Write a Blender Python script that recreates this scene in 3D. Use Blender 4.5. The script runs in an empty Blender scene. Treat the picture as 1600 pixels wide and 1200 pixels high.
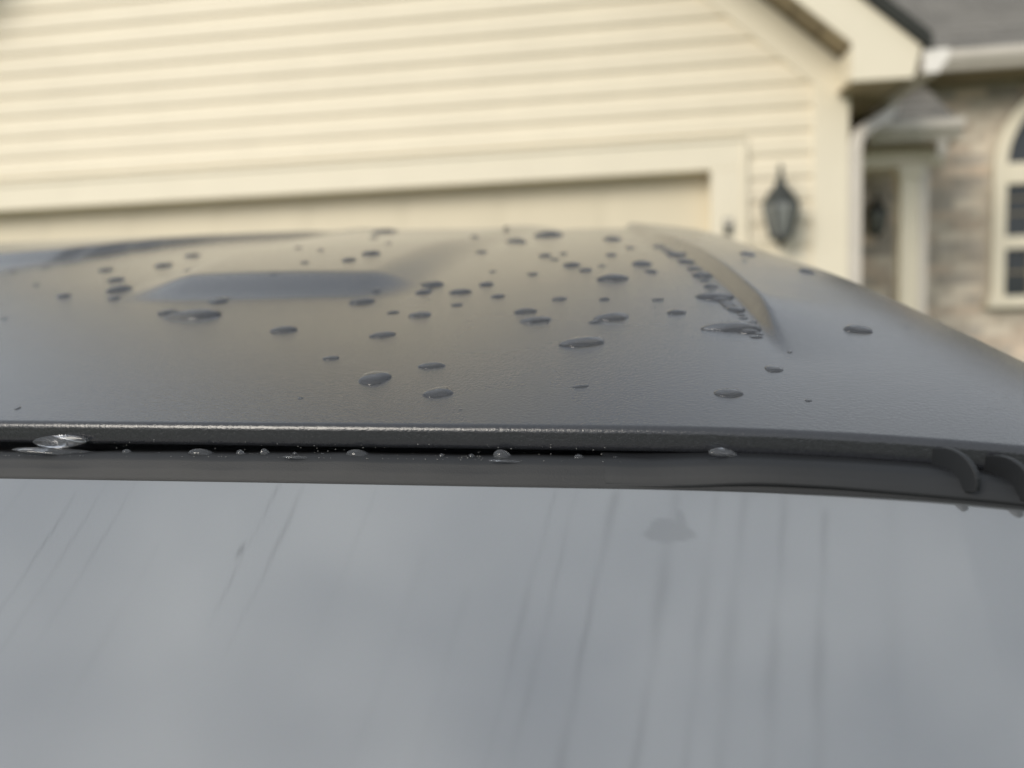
import bpy, bmesh, math, random
import numpy as np
from mathutils import Matrix, Vector

# ---------------------------------------------------------------- camera, sky, sun, exposure
scn = bpy.context.scene
COL = scn.collection
CAMZ = 1.5
FPX = 1295.0
cam_d = bpy.data.cameras.new('camera')
cam_d.sensor_width = 36.0
cam_d.lens = 36.0 * FPX / 1600.0
cam_d.clip_start = 0.01
cam_d.clip_end = 2000.0
cam_d.dof.use_dof = True
cam_d.dof.focus_distance = 0.25
cam_d.dof.aperture_fstop = 7.2
cam = bpy.data.objects.new('camera', cam_d)
COL.objects.link(cam)
_p, _r = math.radians(6.08), math.radians(2.1)
_F = Vector((0, math.cos(_p), -math.sin(_p)))
_R0 = Vector((1, 0, 0)); _U0 = Vector((0, math.sin(_p), math.cos(_p)))
_R = math.cos(_r) * _R0 - math.sin(_r) * _U0
_U = math.sin(_r) * _R0 + math.cos(_r) * _U0
cam.matrix_world = Matrix(((_R.x, _U.x, -_F.x, 0.0), (_R.y, _U.y, -_F.y, 0.0), (_R.z, _U.z, -_F.z, CAMZ), (0, 0, 0, 1)))
scn.camera = cam

SUN_EL, SUN_AZ = 29.0, 222.0        # azimuth clockwise from +Y: behind the camera, to its left
world = bpy.data.worlds.new('World'); scn.world = world
world.use_nodes = True
wn, wl = world.node_tree.nodes, world.node_tree.links
wn.clear()
w_out = wn.new('ShaderNodeOutputWorld'); w_bg = wn.new('ShaderNodeBackground')
w_sky = wn.new('ShaderNodeTexSky'); w_sky.sky_type = 'NISHITA'; w_sky.sun_disc = False
w_sky.sun_elevation = math.radians(SUN_EL); w_sky.sun_rotation = math.radians(SUN_AZ)
w_tc = wn.new('ShaderNodeTexCoord')
w_noise = wn.new('ShaderNodeTexNoise'); w_noise.inputs['Scale'].default_value = 1.7
w_noise.inputs['Detail'].default_value = 4.0; w_noise.inputs['Roughness'].default_value = 0.5
w_ramp = wn.new('ShaderNodeMapRange'); w_ramp.inputs[1].default_value = 0.35; w_ramp.inputs[2].default_value = 0.68
w_ramp.inputs[3].default_value = 0.86; w_ramp.inputs[4].default_value = 1.0
w_n2 = wn.new('ShaderNodeTexNoise'); w_n2.inputs['Scale'].default_value = 3.7; w_n2.inputs['Detail'].default_value = 3.0
w_r2 = wn.new('ShaderNodeMapRange'); w_r2.inputs[1].default_value = 0.3; w_r2.inputs[2].default_value = 0.7
w_cl = wn.new('ShaderNodeMix'); w_cl.data_type = 'RGBA'
w_cl.inputs[6].default_value = (3.6, 3.92, 4.35, 1); w_cl.inputs[7].default_value = (6.1, 6.42, 6.65, 1)
w_mix = wn.new('ShaderNodeMix'); w_mix.data_type = 'RGBA'
wl.new(w_tc.outputs['Generated'], w_noise.inputs['Vector']); wl.new(w_noise.outputs['Fac'], w_ramp.inputs[0])
wl.new(w_tc.outputs['Generated'], w_n2.inputs['Vector']); wl.new(w_n2.outputs['Fac'], w_r2.inputs[0])
wl.new(w_r2.outputs[0], w_cl.inputs[0])
wl.new(w_ramp.outputs[0], w_mix.inputs[0]); wl.new(w_sky.outputs[0], w_mix.inputs[6]); wl.new(w_cl.outputs[2], w_mix.inputs[7])
wl.new(w_mix.outputs[2], w_bg.inputs['Color']); w_bg.inputs['Strength'].default_value = 0.1
wl.new(w_bg.outputs[0], w_out.inputs['Surface'])

sun_d = bpy.data.lights.new('sun', 'SUN'); sun_d.energy = 1.5; sun_d.angle = math.radians(28); sun_d.color = (1.0, 0.93, 0.82)
sun = bpy.data.objects.new('sun', sun_d); COL.objects.link(sun)
_az, _el = math.radians(SUN_AZ), math.radians(SUN_EL)
_dir = Vector((math.sin(_az) * math.cos(_el), math.cos(_az) * math.cos(_el), math.sin(_el)))
sun.rotation_euler = _dir.to_track_quat('Z', 'Y').to_euler(); sun.location = _dir * 30

scn.view_settings.view_transform = 'Standard'; scn.view_settings.look = 'None'
scn.view_settings.gamma = 1.0; scn.view_settings.exposure = 0.78
scn.view_settings.use_curve_mapping = False
random.seed(7); rng = np.random.RandomState(11)

# ---------------------------------------------------------------- helpers
def tag(o, label=None, cat=None, group=None, kind=None):
    for k, v in (('label', label), ('category', cat), ('group', group), ('kind', kind)):
        if v: o[k] = v
    return o

def link_mesh(name, me, m, parent=None):
    o = bpy.data.objects.new(name, me); COL.objects.link(o)
    if m is not None and not me.materials: me.materials.append(m)
    if parent is not None: o.parent = parent
    return o

def mesh(name, verts, faces, m=None, parent=None, smooth=False):
    me = bpy.data.meshes.new(name)
    me.from_pydata([tuple(map(float, v)) for v in verts], [], [tuple(int(i) for i in f) for f in faces])
    bm = bmesh.new(); bm.from_mesh(me); bmesh.ops.recalc_face_normals(bm, faces=bm.faces); bm.to_mesh(me); bm.free()
    if smooth: me.shade_smooth()
    return link_mesh(name, me, m, parent)

def empty(name, loc=(0, 0, 0), rz=0.0):
    o = bpy.data.objects.new(name, None); COL.objects.link(o)
    o.location = loc; o.rotation_euler = (0, 0, rz); o.empty_display_size = 0.1
    return o

class MB:
    def __init__(s): s.v = []; s.f = []
    def add(s, vs, fs):
        k = len(s.v); s.v += [tuple(v) for v in vs]; s.f += [tuple(i + k for i in f) for f in fs]; return s
    def box(s, x0, x1, y0, y1, z0, z1):
        return s.add([(x0,y0,z0),(x1,y0,z0),(x1,y1,z0),(x0,y1,z0),(x0,y0,z1),(x1,y0,z1),(x1,y1,z1),(x0,y1,z1)],
                     [(0,3,2,1),(4,5,6,7),(0,1,5,4),(1,2,6,5),(2,3,7,6),(3,0,4,7)])
    def prism(s, poly, y0, y1):              # polygon in (x, z) pushed through y
        n = len(poly)
        return s.add([(x, y0, z) for x, z in poly] + [(x, y1, z) for x, z in poly],
                     [tuple(range(n)), tuple(range(2*n-1, n-1, -1))] + [(i, (i+1) % n, n+(i+1) % n, n+i) for i in range(n)])
    def prism_x(s, poly, x0, x1):            # polygon in (y, z) pushed through x
        n = len(poly)
        return s.add([(x0, y, z) for y, z in poly] + [(x1, y, z) for y, z in poly],
                     [tuple(range(n)), tuple(range(2*n-1, n-1, -1))] + [(i, (i+1) % n, n+(i+1) % n, n+i) for i in range(n)])
    def lathe(s, prof, cx, cy, n=16):        # (r, z) profile about a vertical axis
        k = len(prof)
        vs = [(cx + r*math.cos(2*math.pi*i/n), cy + r*math.sin(2*math.pi*i/n), z) for i in range(n) for r, z in prof]
        fs = [(i*k+j, ((i+1) % n)*k+j, ((i+1) % n)*k+j+1, i*k+j+1) for i in range(n) for j in range(k-1)]
        fs += [tuple(i*k for i in range(n)), tuple(i*k+k-1 for i in range(n))]
        return s.add(vs, fs)
    def tube(s, pts, w, d):                  # rectangular pipe through points
        rings = []
        pts = [Vector(p) for p in pts]
        for i, p in enumerate(pts):
            t = (pts[min(i+1, len(pts)-1)] - pts[max(i-1, 0)]).normalized()
            sd = Vector((0, 1, 0)) if abs(t.y) < .9 else Vector((1, 0, 0))
            a = t.cross(sd).normalized(); b = a.cross(t).normalized()
            rings.append([p + a*w/2*c + b*d/2*e for c, e in ((1,1),(-1,1),(-1,-1),(1,-1))])
        vs = [v for r in rings for v in r]; n = len(rings)
        fs = [(i*4+j, i*4+(j+1) % 4, (i+1)*4+(j+1) % 4, (i+1)*4+j) for i in range(n-1) for j in range(4)] + [(0,1,2,3), tuple(range(4*n-4, 4*n))]
        return s.add(vs, fs)
    def build(s, name, m, parent=None, smooth=False, bevel=0):
        o = mesh(name, s.v, s.f, m, parent, smooth)
        if bevel:
            b = o.modifiers.new('bevel', 'BEVEL'); b.width = bevel; b.segments = 2; b.limit_method = 'ANGLE'
        return o

def mat(name, color, rough=0.6, var=0.0, scale=20.0, bump=0.0, bump_scale=None, spec=0.5, color2=None, coord='Object', random_obj=0.0, metallic=0.0, stretch=None):
    m = bpy.data.materials.new(name); m.use_nodes = True
    N, L = m.node_tree.nodes, m.node_tree.links
    b = N['Principled BSDF']; b.inputs['Roughness'].default_value = rough; b.inputs['Specular IOR Level'].default_value = spec
    b.inputs['Metallic'].default_value = metallic
    b.inputs['Base Color'].default_value = (*color, 1)
    tc = N.new('ShaderNodeTexCoord'); vec = tc.outputs[coord]
    if stretch:
        mp = N.new('ShaderNodeMapping'); mp.inputs['Scale'].default_value = stretch; L.new(vec, mp.inputs['Vector']); vec = mp.outputs[0]
    if var or color2:
        n = N.new('ShaderNodeTexNoise'); n.inputs['Scale'].default_value = scale; n.inputs['Detail'].default_value = 5
        L.new(vec, n.inputs['Vector'])
        mr = N.new('ShaderNodeMapRange'); mr.inputs[1].default_value = .3; mr.inputs[2].default_value = .7
        L.new(n.outputs['Fac'], mr.inputs[0])
        mx = N.new('ShaderNodeMix'); mx.data_type = 'RGBA'; L.new(mr.outputs[0], mx.inputs[0])
        c2 = color2 or tuple(c*(1-var) for c in color)
        mx.inputs[6].default_value = (*color, 1); mx.inputs[7].default_value = (*c2, 1)
        src = mx.outputs[2]
        if random_obj:
            oi = N.new('ShaderNodeObjectInfo'); hs = N.new('ShaderNodeHueSaturation')
            r2 = N.new('ShaderNodeMapRange'); r2.inputs[3].default_value = 1-random_obj; r2.inputs[4].default_value = 1+random_obj
            L.new(oi.outputs['Random'], r2.inputs[0]); L.new(r2.outputs[0], hs.inputs['Value']); L.new(src, hs.inputs['Color']); src = hs.outputs[0]
        L.new(src, b.inputs['Base Color'])
    if bump:
        n2 = N.new('ShaderNodeTexNoise'); n2.inputs['Scale'].default_value = bump_scale or scale*4; n2.inputs['Detail'].default_value = 3
        L.new(vec, n2.inputs['Vector'])
        bp = N.new('ShaderNodeBump'); bp.inputs['Strength'].default_value = 1.0; bp.inputs['Distance'].default_value = bump
        L.new(n2.outputs['Fac'], bp.inputs['Height']); L.new(bp.outputs[0], b.inputs['Normal'])
    return m

# ---------------------------------------------------------------- materials
M = {}
M['siding'] = mat('cream_vinyl', (.78, .70, .545), .5, .05, 3, .0006, 60, random_obj=.03)
M['trim'] = mat('cream_trim', (.78, .71, .56), .5, .04, 4)
M['door'] = mat('door_paint', (.69, .615, .465), .45, .05, 3)
M['soffit'] = mat('soffit_vinyl_shaded', (.27, .22, .14), .6, .2, 6, random_obj=.4)  # cream soffit in brown: the shade under the eaves is put into the colour
M['white_metal'] = mat('white_aluminium', (.62, .57, .50), .4, .08, 5)
M['cap'] = mat('white_cap', (.82, .78, .72), .35, .05, 5)
M['shingle'] = mat('grey_shingle', (.20, .187, .165), .9, .35, 40, .002, 200, random_obj=.12)
M['shingle_edge'] = mat('dark_shingle', (.035, .037, .032), .9, .3, 30)
M['mortar'] = mat('mortar', (.64, .58, .49), .95, .15, 25)
M['brick_a'] = mat('brick_tan', (.74, .66, .54), .9, 0, 9, .002, 60, color2=(.60, .52, .42), random_obj=.2)
M['brick_b'] = mat('brick_grey', (.42, .365, .30), .9, 0, 9, .002, 60, color2=(.54, .48, .41), random_obj=.2)
M['brick_c'] = mat('brick_rose', (.72, .585, .45), .9, 0, 9, .002, 60, color2=(.60, .50, .40), random_obj=.15)
M['glass_dark'] = mat('window_glass', (.045, .05, .055), .08, .2, 3)
M['lantern'] = mat('verdigris_metal', (.04, .045, .042), .5, .4, 30)
M['door_wood'] = mat('dark_entry_door', (.05, .045, .035), .5, .3, 6)
M['concrete'] = mat('concrete', (.36, .34, .31), .9, .15, 1.2, .003, 80)
M['lawn'] = mat('lawn', (.07, .10, .03), .95, .4, 2, .01, 40)
M['paint'] = mat('car_paint', (.06, .063, .068), .3, .1, 2)
M['rubber'] = mat('rubber', (.0115, .0127, .0148), .56, .2, 120, .00008, 2600, spec=.4)
M['rubber_smooth'] = mat('smooth_rubber', (.0115, .0127, .0148), .54, .2, 60, .00003, 900, spec=.4)
M['tyre'] = mat('tyre', (.02, .02, .02), .8, .2, 30)
M['rim'] = mat('rim_metal', (.5, .5, .52), .3, .1, 10, metallic=1.0)
M['lamp_red'] = mat('red_lens', (.35, .02, .02), .15, .1, 10)
M['plastic'] = mat('black_plastic', (.02, .02, .022), .5, .1, 30)

def roof_material():
    m = bpy.data.materials.new('textured_roof'); m.use_nodes = True
    N, L = m.node_tree.nodes, m.node_tree.links; b = N['Principled BSDF']
    b.inputs['IOR'].default_value = 1.5; b.inputs['Specular IOR Level'].default_value = .2
    b.inputs['Coat Weight'].default_value = .9; b.inputs['Coat Roughness'].default_value = .20; b.inputs['Coat IOR'].default_value = 1.50
    tc = N.new('ShaderNodeTexCoord')
    n1 = N.new('ShaderNodeTexNoise'); n1.inputs['Scale'].default_value = 950; n1.inputs['Detail'].default_value = 3; n1.inputs['Roughness'].default_value = .55
    n2 = N.new('ShaderNodeTexNoise'); n2.inputs['Scale'].default_value = 2600; n2.inputs['Detail'].default_value = 2
    n3 = N.new('ShaderNodeTexNoise'); n3.inputs['Scale'].default_value = 9; n3.inputs['Detail'].default_value = 5
    for n in (n1, n2, n3): L.new(tc.outputs['Object'], n.inputs['Vector'])
    ad = N.new('ShaderNodeMath'); ad.operation = 'MULTIPLY_ADD'; ad.inputs[1].default_value = .45
    L.new(n2.outputs['Fac'], ad.inputs[0]); L.new(n1.outputs['Fac'], ad.inputs[2])
    bp = N.new('ShaderNodeBump'); bp.inputs['Distance'].default_value = .00012; bp.inputs['Strength'].default_value = 1.0
    L.new(ad.outputs[0], bp.inputs['Height']); L.new(bp.outputs[0], b.inputs['Normal']); L.new(bp.outputs[0], b.inputs['Coat Normal'])
    mr = N.new('ShaderNodeMapRange'); mr.inputs[1].default_value = .3; mr.inputs[2].default_value = .7; mr.inputs[3].default_value = .22; mr.inputs[4].default_value = .28
    L.new(n3.outputs['Fac'], mr.inputs[0]); L.new(mr.outputs[0], b.inputs['Roughness'])
    mx = N.new('ShaderNodeMix'); mx.data_type = 'RGBA'; L.new(n1.outputs['Fac'], mx.inputs[0])
    mx.inputs[6].default_value = (.014, .0150, .0185, 1); mx.inputs[7].default_value = (.026, .0275, .0325, 1)
    L.new(mx.outputs[2], b.inputs['Base Color'])
    return m
M['roof'] = roof_material()

def water_material():
    m = bpy.data.materials.new('water'); m.use_nodes = True
    b = m.node_tree.nodes['Principled BSDF']
    b.inputs['Base Color'].default_value = (.80, .82, .86, 1); b.inputs['Roughness'].default_value = .01
    b.inputs['IOR'].default_value = 1.33; b.inputs['Transmission Weight'].default_value = .962
    return m
M['water'] = water_material()

def pane_material():
    m = bpy.data.materials.new('dusty_window'); m.use_nodes = True
    N, L = m.node_tree.nodes, m.node_tree.links; b = N['Principled BSDF']
    at = N.new('ShaderNodeAttribute'); at.attribute_name = 'grime'
    tc = N.new('ShaderNodeTexCoord'); n = N.new('ShaderNodeTexNoise'); n.inputs['Scale'].default_value = 14; n.inputs['Detail'].default_value = 4
    L.new(tc.outputs['Object'], n.inputs['Vector'])
    n2 = N.new('ShaderNodeTexNoise'); n2.inputs['Scale'].default_value = 1500; n2.inputs['Detail'].default_value = 2
    L.new(tc.outputs['Object'], n2.inputs['Vector'])
    mx = N.new('ShaderNodeMix'); mx.data_type = 'RGBA'
    mx.inputs[6].default_value = (.085, .092, .098, 1); mx.inputs[7].default_value = (.10, .105, .112, 1); L.new(n.outputs['Fac'], mx.inputs[0])
    m2 = N.new('ShaderNodeMix'); m2.data_type = 'RGBA'; m2.inputs[7].default_value = (.03, .032, .034, 1)
    L.new(mx.outputs[2], m2.inputs[6]); L.new(at.outputs['Fac'], m2.inputs[0])
    m3 = N.new('ShaderNodeMix'); m3.data_type = 'RGBA'; m3.blend_type = 'MULTIPLY'; m3.inputs[0].default_value = .12
    L.new(m2.outputs[2], m3.inputs[6]); L.new(n2.outputs['Color'], m3.inputs[7])
    L.new(m3.outputs[2], b.inputs['Base Color'])
    b.inputs['Roughness'].default_value = .45
    cw = N.new('ShaderNodeMath'); cw.operation = 'MULTIPLY_ADD'; cw.inputs[1].default_value = -.55; cw.inputs[2].default_value = 1.0
    L.new(at.outputs['Fac'], cw.inputs[0]); L.new(cw.outputs[0], b.inputs['Coat Weight']); b.inputs['Coat Roughness'].default_value = .06; b.inputs['Coat IOR'].default_value = 2.6
    return m
M['pane'] = pane_material()

# ---------------------------------------------------------------- ground
tag(mesh('ground', [(-900,-900,-.02),(900,-900,-.02),(900,900,-.02),(-900,900,-.02)], [(0,1,2,3)], M['lawn']), kind='structure')
drv = MB()
for i in range(-2, 5):
    for j in range(4):
        drv.box(-3.9 + j*1.3, -2.608 + j*1.3, i*1.35 - 1.2, i*1.35 + .142, -.1, 0.0)
tag(drv.build('driveway', M['concrete'], bevel=.006), kind='structure')

# ---------------------------------------------------------------- house (local x along the front, y into the house, z up)
HTH = math.radians(-8.5)
house = empty('house', (0, 4.98, 0), HTH)
tag(house, 'cream sided house with a wide garage gable and a brick wing beside it', 'house')
UC, PITCH = -1.25, .86
UL, UR = 2*UC - 1.925, 1.925
def vin(u): return 4.34 - PITCH*(u if u > UC else 2*UC - u)       # underside of the rake at the wall
def usafe(v, c): return (c - v)/PITCH                            # right hand u of the line v = c - PITCH*u

wall = MB()
wall.prism([(UL, 0), (-3.69, 0), (-3.69, 2.165), (UL, 2.165)], .0, .14)
wall.prism([(1.184, 0), (UR, 0), (UR, 2.165), (1.184, 2.165)], .0, .14)
wall.prism([(UL, 2.1651), (UR, 2.1651), (UR, vin(UR)), (UC, vin(UC)), (UL, vin(UL))], .0, .14)
wall.box(UR-.14, UR, .1401, 6.2, 0, 2.55); wall.box(UL, UL+.14, .1401, 6.2, 0, 2.55)
gw = wall.build('garage_wall', M['siding'], house)
PROF = [(.000, -.0010), (-.018, .0), (-.0165, .080), (-.0075, .094), (-.004, .110), (-.003, .1285), (.000, .1285)]
def board(u0b, u0t, u1b, u1t, v0):
    vs = [(u0b + (u0t-u0b)*max(0, z)/.1275, y, v0+z) for y, z in PROF] + [(u1b + (u1t-u1b)*max(0, z)/.1275, y, v0+z) for y, z in PROF]
    n = len(PROF)
    return mesh('siding_board', vs, [tuple(range(n)), tuple(range(2*n-1, n-1, -1))] + [(i, i+1, n+i+1, n+i) for i in range(n-1)], M['siding'], gw)
v = 2.3625
while v < 5.1:
    r0 = min(UR-.05, usafe(v, 4.34-.03)); r1 = min(UR-.05, usafe(v+.1275, 4.34-.03))
    if r1 - UC > .05: board(2*UC-r0, 2*UC-r1, r0, r1, v)
    v += .1275
v = 2.3625 - .1275
while v > .1:
    board(1.372, 1.372, 1.76, 1.76, v); board(-4.26, -4.26, -3.87, -3.87, v)
    v -= .1275
t = MB()
MB().box(-3.86, 1.372, -.024, .0, 2.165, 2.318).build('header_trim', M['trim'], house, bevel=.004)
MB().box(-3.86, 1.372, -.034, -.0005, 2.3185, 2.346).build('drip_cap', M['trim'], house, bevel=.004)
for a, b in ((1.184, 1.36), (-3.86, -3.69)):
    MB().box(a, b, -.0262, .0, 0, 2.1645).build('door_jamb', M['trim'], house, bevel=.004)
for a, b in ((1.36, 1.385), (-3.885, -3.86)):
    MB().box(a, b, -.036, .0, 0, 2.3182).build('channel_trim', M['trim'], house, bevel=.003)
for a, b in ((1.738, 1.928), (UL-.003, UL+.187)):
    MB().box(a, b, -.030, .0005, 0, 2.62).build('corner_board', M['trim'], house, bevel=.004)
for sgn in (1, -1):
    def q(u): return u if sgn > 0 else 2*UC - u
    # frieze board, soffit, fascia, eave return, roof edge
    pl = [(UC, 4.34-PITCH*UC-.25), (1.93, 4.34-PITCH*1.93-.25), (1.93, 4.34-PITCH*1.93-.02), (UC, 4.34-PITCH*UC-.02)]
    MB().prism([(q(u), z) for u, z in pl], -.032, -.001).build('frieze_board', M['trim'], house, bevel=.003)
    sof = MB()
    pl = [(UC, 4.345-PITCH*UC), (1.9, 4.345-PITCH*1.9), (1.9, 4.36-PITCH*1.9), (UC, 4.36-PITCH*UC)]
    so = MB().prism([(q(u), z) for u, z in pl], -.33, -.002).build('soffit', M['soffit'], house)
    u = 1.87
    while u > -1.1:
        pl = [(u-.11, 4.340-PITCH*(u-.11)), (u, 4.340-PITCH*u), (u, 4.3445-PITCH*u), (u-.11, 4.3445-PITCH*(u-.11))]
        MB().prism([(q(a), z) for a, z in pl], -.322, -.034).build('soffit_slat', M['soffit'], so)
        u -= .135
    pl = [(UC, 4.31-PITCH*UC), (1.86, 4.31-PITCH*1.86), (1.86, 2.522), (2.16, 2.518), (2.195, 4.56-PITCH*2.195), (UC, 4.56-PITCH*UC)]
    MB().prism([(q(u), z) for u, z in pl], -.352, -.330).build('rake_fascia', M['trim'], house, bevel=.004)
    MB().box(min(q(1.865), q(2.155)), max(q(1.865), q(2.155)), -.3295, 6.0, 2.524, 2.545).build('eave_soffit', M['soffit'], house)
    MB().box(min(q(1.865), q(1.88)), max(q(1.865), q(1.88)), -.3295, -.03, 2.546, 2.70).build('return_side', M['trim'], house)
    MB().box(min(q(2.135), q(2.155)), max(q(2.135), q(2.155)), -.3295, 6.0, 2.546, 2.66).build('eave_fascia', M['trim'], house)
    pl = [(UC, 4.565-PITCH*UC), (2.235, 4.565-PITCH*2.235), (2.235, 4.645-PITCH*2.235), (UC, 4.645-PITCH*UC)]
    MB().prism([(q(u), z) for u, z in pl], -.385, 6.2).build('garage_roof', M['shingle_edge'], house)
def gutter_poly(a, z):  # K profile, a = wall side, outwards positive
    return [(a, z), (a+.075, z-.002), (a+.09, z+.03), (a+.118, z+.06), (a+.12, z+.115), (a+.11, z+.115), (a+.108, z+.066), (a+.08, z+.034), (a+.07, z+.008), (a+.006, z+.01), (a+.006, z+.115), (a, z+.115)]
gt = MB().prism(gutter_poly(2.2, 2.535), -.36, 5.0).build('gutter', M['white_metal'], house)
MB().prism([(2.203, 2.536), (2.274, 2.536), (2.29, 2.566), (2.317, 2.596), (2.319, 2.649), (2.203, 2.649)], -.364, -.3605).build('end_cap', M['cap'], gt)
MB().tube([(2.27, .42, 2.54), (2.26, .41, 2.50), (2.20, .33, 2.45), (2.10, .18, 2.39), (2.01, .05, 2.335), (1.975, .02, 2.30), (1.965, .015, 2.24), (1.965, .015, 1.4), (1.965, .015, .05)], .07, .08).build('downspout', M['white_metal'], house, bevel=.006)
# garage door
gd = MB().box(-3.71, 1.2, .125, .139, 0, 2.20).build('garage_door', M['door'], house)
for i in range(4):
    z0 = .01 + i*.54
    for j in range(8):
        x0 = -3.68 + j*.609
        pm = MB()
        pm.add([(x0+.03,.1245,z0+.04),(x0+.58,.1245,z0+.04),(x0+.58,.1245,z0+.50),(x0+.03,.1245,z0+.50),
                (x0+.07,.1215,z0+.08),(x0+.54,.1215,z0+.08),(x0+.54,.1215,z0+.46),(x0+.07,.1215,z0+.46)],
               [(4,5,6,7),(0,1,5,4),(1,2,6,5),(2,3,7,6),(3,0,4,7),(0,3,2,1)])
        pm.build('door_panel', M['door'], gd)
# brick wing
BY = 1.5
bw = MB().box(1.93, 6.2, BY+.012, BY+.2, 0, 3.02).build('brick_wall', M['mortar'], house)
WC, WR, WS = 3.89, .635, 2.275        # window centre, outer radius, spring line
def in_window(u, z):
    if abs(u-WC) < WR+.01 and 1.24 < z < WS: return True
    return z >= WS and (u-WC)**2 + (z-WS)**2 < (WR+.02)**2
bm_shared = {}
def brick_me(wd, kind):
    k = (round(wd, 3), kind)
    if k not in bm_shared:
        b = MB().box(0, wd, 0, .06, 0, .066)
        me = bpy.data.meshes.new('brick'); me.from_pydata(b.v, [], b.f)
        bm = bmesh.new(); bm.from_mesh(me); bmesh.ops.recalc_face_normals(bm, faces=bm.faces); bm.to_mesh(me); bm.free()
        me.materials.append(M['brick_' + kind]); bm_shared[k] = me
    return bm_shared[k]
far = {'a': MB(), 'b': MB(), 'c': MB()}
nb = 0
for row in range(39):
    z = .02 + row*.0762
    off = (row % 2)*.1065
    u = 1.95 - off
    while u < 6.1:
        a, b = max(u, 1.94), min(u+.203, 6.15)
        cz = z + .033
        if b-a > .04 and not (in_window(a, cz) and in_window(b, cz)):
            # cut at the window edge
            if in_window(b, cz) or in_window(a, cz):
                lim = WR + .012 if cz < WS else math.sqrt(max(0, (WR+.022)**2 - (cz-WS)**2))
                if in_window(b, cz): b = max(a+.01, WC - lim)
                else: a = min(b-.01, WC + lim)
            wd = b - a
            kind = random.choices('abc', (5, 4, 3))[0]
            if wd > .025:
                yy = BY + random.uniform(-.003, .003)
                if 2.3 < u < 3.75 and 1.0 < z < 2.95:
                    o = bpy.data.objects.new('brick', brick_me(wd, kind)); COL.objects.link(o); o.parent = bw; o.location = (a, yy, z); nb += 1
                else:
                    far[kind].box(a, b, yy, yy+.06, z, z+.066)
        u += .213
for k in far: tag(far[k].build('distant_bricks', M['brick_' + k], bw), kind='stuff')
# arched window
def arc(r, n=24, cx=WC, cz=WS): return [(cx + r*math.cos(math.pi*i/n), cz + r*math.sin(math.pi*i/n)) for i in range(n+1)]
win = empty('arched_window', (0, 0, 0)); win.parent = house
MB().prism([(WC-WR+.05, 1.30), (WC+WR-.05, 1.30)] + arc(WR-.05), BY-.012, BY-.008).build('pane_backing', M['glass_dark'], win)
fr = MB()
o_, i_ = arc(WR), arc(WR-.085)
for k in range(24):
    fr.prism([o_[k], o_[k+1], i_[k+1], i_[k]], BY-.07, BY-.005)
for s in (-1, 1):
    x0, x1 = sorted((WC+s*WR, WC+s*(WR-.085)))
    fr.box(x0, x1, BY-.07, BY-.005, 1.37, WS)
fr.build('frame', M['trim'], win)
MB().box(WC-WR-.03, WC+WR+.03, BY-.10, BY-.005, 1.29, 1.369).build('sill', M['trim'], win, bevel=.004)
MB().box(WC-WR+.085, WC+WR-.085, BY-.062, BY-.005, WS-.125, WS+.02).build('transom_bar', M['trim'], win, bevel=.003)
MB().box(WC-WR+.085, WC+WR-.085, BY-.058, BY-.005, 1.70, 1.79).build('meeting_rail', M['trim'], win, bevel=.003)
MB().box(WC-.03, WC+.03, BY-.060, BY-.005, 1.37, WS-.126).build('mullion', M['trim'], win, bevel=.003)
for ang in (50, 90, 130):
    ca, sa = math.cos(math.radians(ang)), math.sin(math.radians(ang))
    w2 = .011
    pl = [(WC+.17*ca-w2*sa, WS+.17*sa+w2*ca), (WC+.17*ca+w2*sa, WS+.17*sa-w2*ca), (WC+(WR-.08)*ca+w2*sa, WS+(WR-.08)*sa-w2*ca), (WC+(WR-.08)*ca-w2*sa, WS+(WR-.08)*sa+w2*ca)]
    MB().prism(pl, BY-.03, BY-.006).build('muntin', M['trim'], win)
for x in (-.37, -.2, .2, .37):
    for z0, z1 in ((1.37, 1.70), (1.79, WS-.126)):
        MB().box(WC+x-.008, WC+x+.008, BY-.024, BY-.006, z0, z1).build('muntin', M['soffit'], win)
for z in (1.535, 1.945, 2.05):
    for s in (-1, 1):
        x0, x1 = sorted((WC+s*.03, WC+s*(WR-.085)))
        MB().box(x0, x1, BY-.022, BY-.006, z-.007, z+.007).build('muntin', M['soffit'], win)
# wing roof with gutter and shingles
EY, EV, RP = BY-.33, 2.99, .62
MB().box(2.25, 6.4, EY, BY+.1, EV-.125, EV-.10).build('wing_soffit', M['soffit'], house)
MB().box(2.25, 6.4, EY, EY+.02, EV-.0995, EV+.0).build('wing_fascia', M['trim'], house)
MB().prism_x([(EY-.004 - (a-0), z) for a, z in gutter_poly(0, EV-.115)], 2.33, 6.4).build('gutter', M['white_metal'], house)
wr = MB().prism_x([(EY-.03, EV+.004), (EY+4.5, EV+.004+4.53*RP), (EY+4.5, EV-.03+4.53*RP), (EY+.1, EV-.03+.13*RP)], .6, 6.5).build('wing_roof', M['shingle'], house)
sl = math.hypot(1, RP)
sh_me = {}
def shingle_me(wd):
    k = round(wd, 3)
    if k not in sh_me:
        b = MB(); c, s = 1/sl, RP/sl
        pts = [(0, 0), (.20, 0.0), (.20, .004), (0, .011)]
        b.prism_x([(d*c - t_*s, d*s + t_*c) for d, t_ in pts], 0, wd)
        me = bpy.data.meshes.new('shingle'); me.from_pydata(b.v, [], b.f)
        bm = bmesh.new(); bm.from_mesh(me); bmesh.ops.recalc_face_normals(bm, faces=bm.faces); bm.to_mesh(me); bm.free()
        me.materials.append(M['shingle']); sh_me[k] = me
    return sh_me[k]
restsh = MB()
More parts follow.
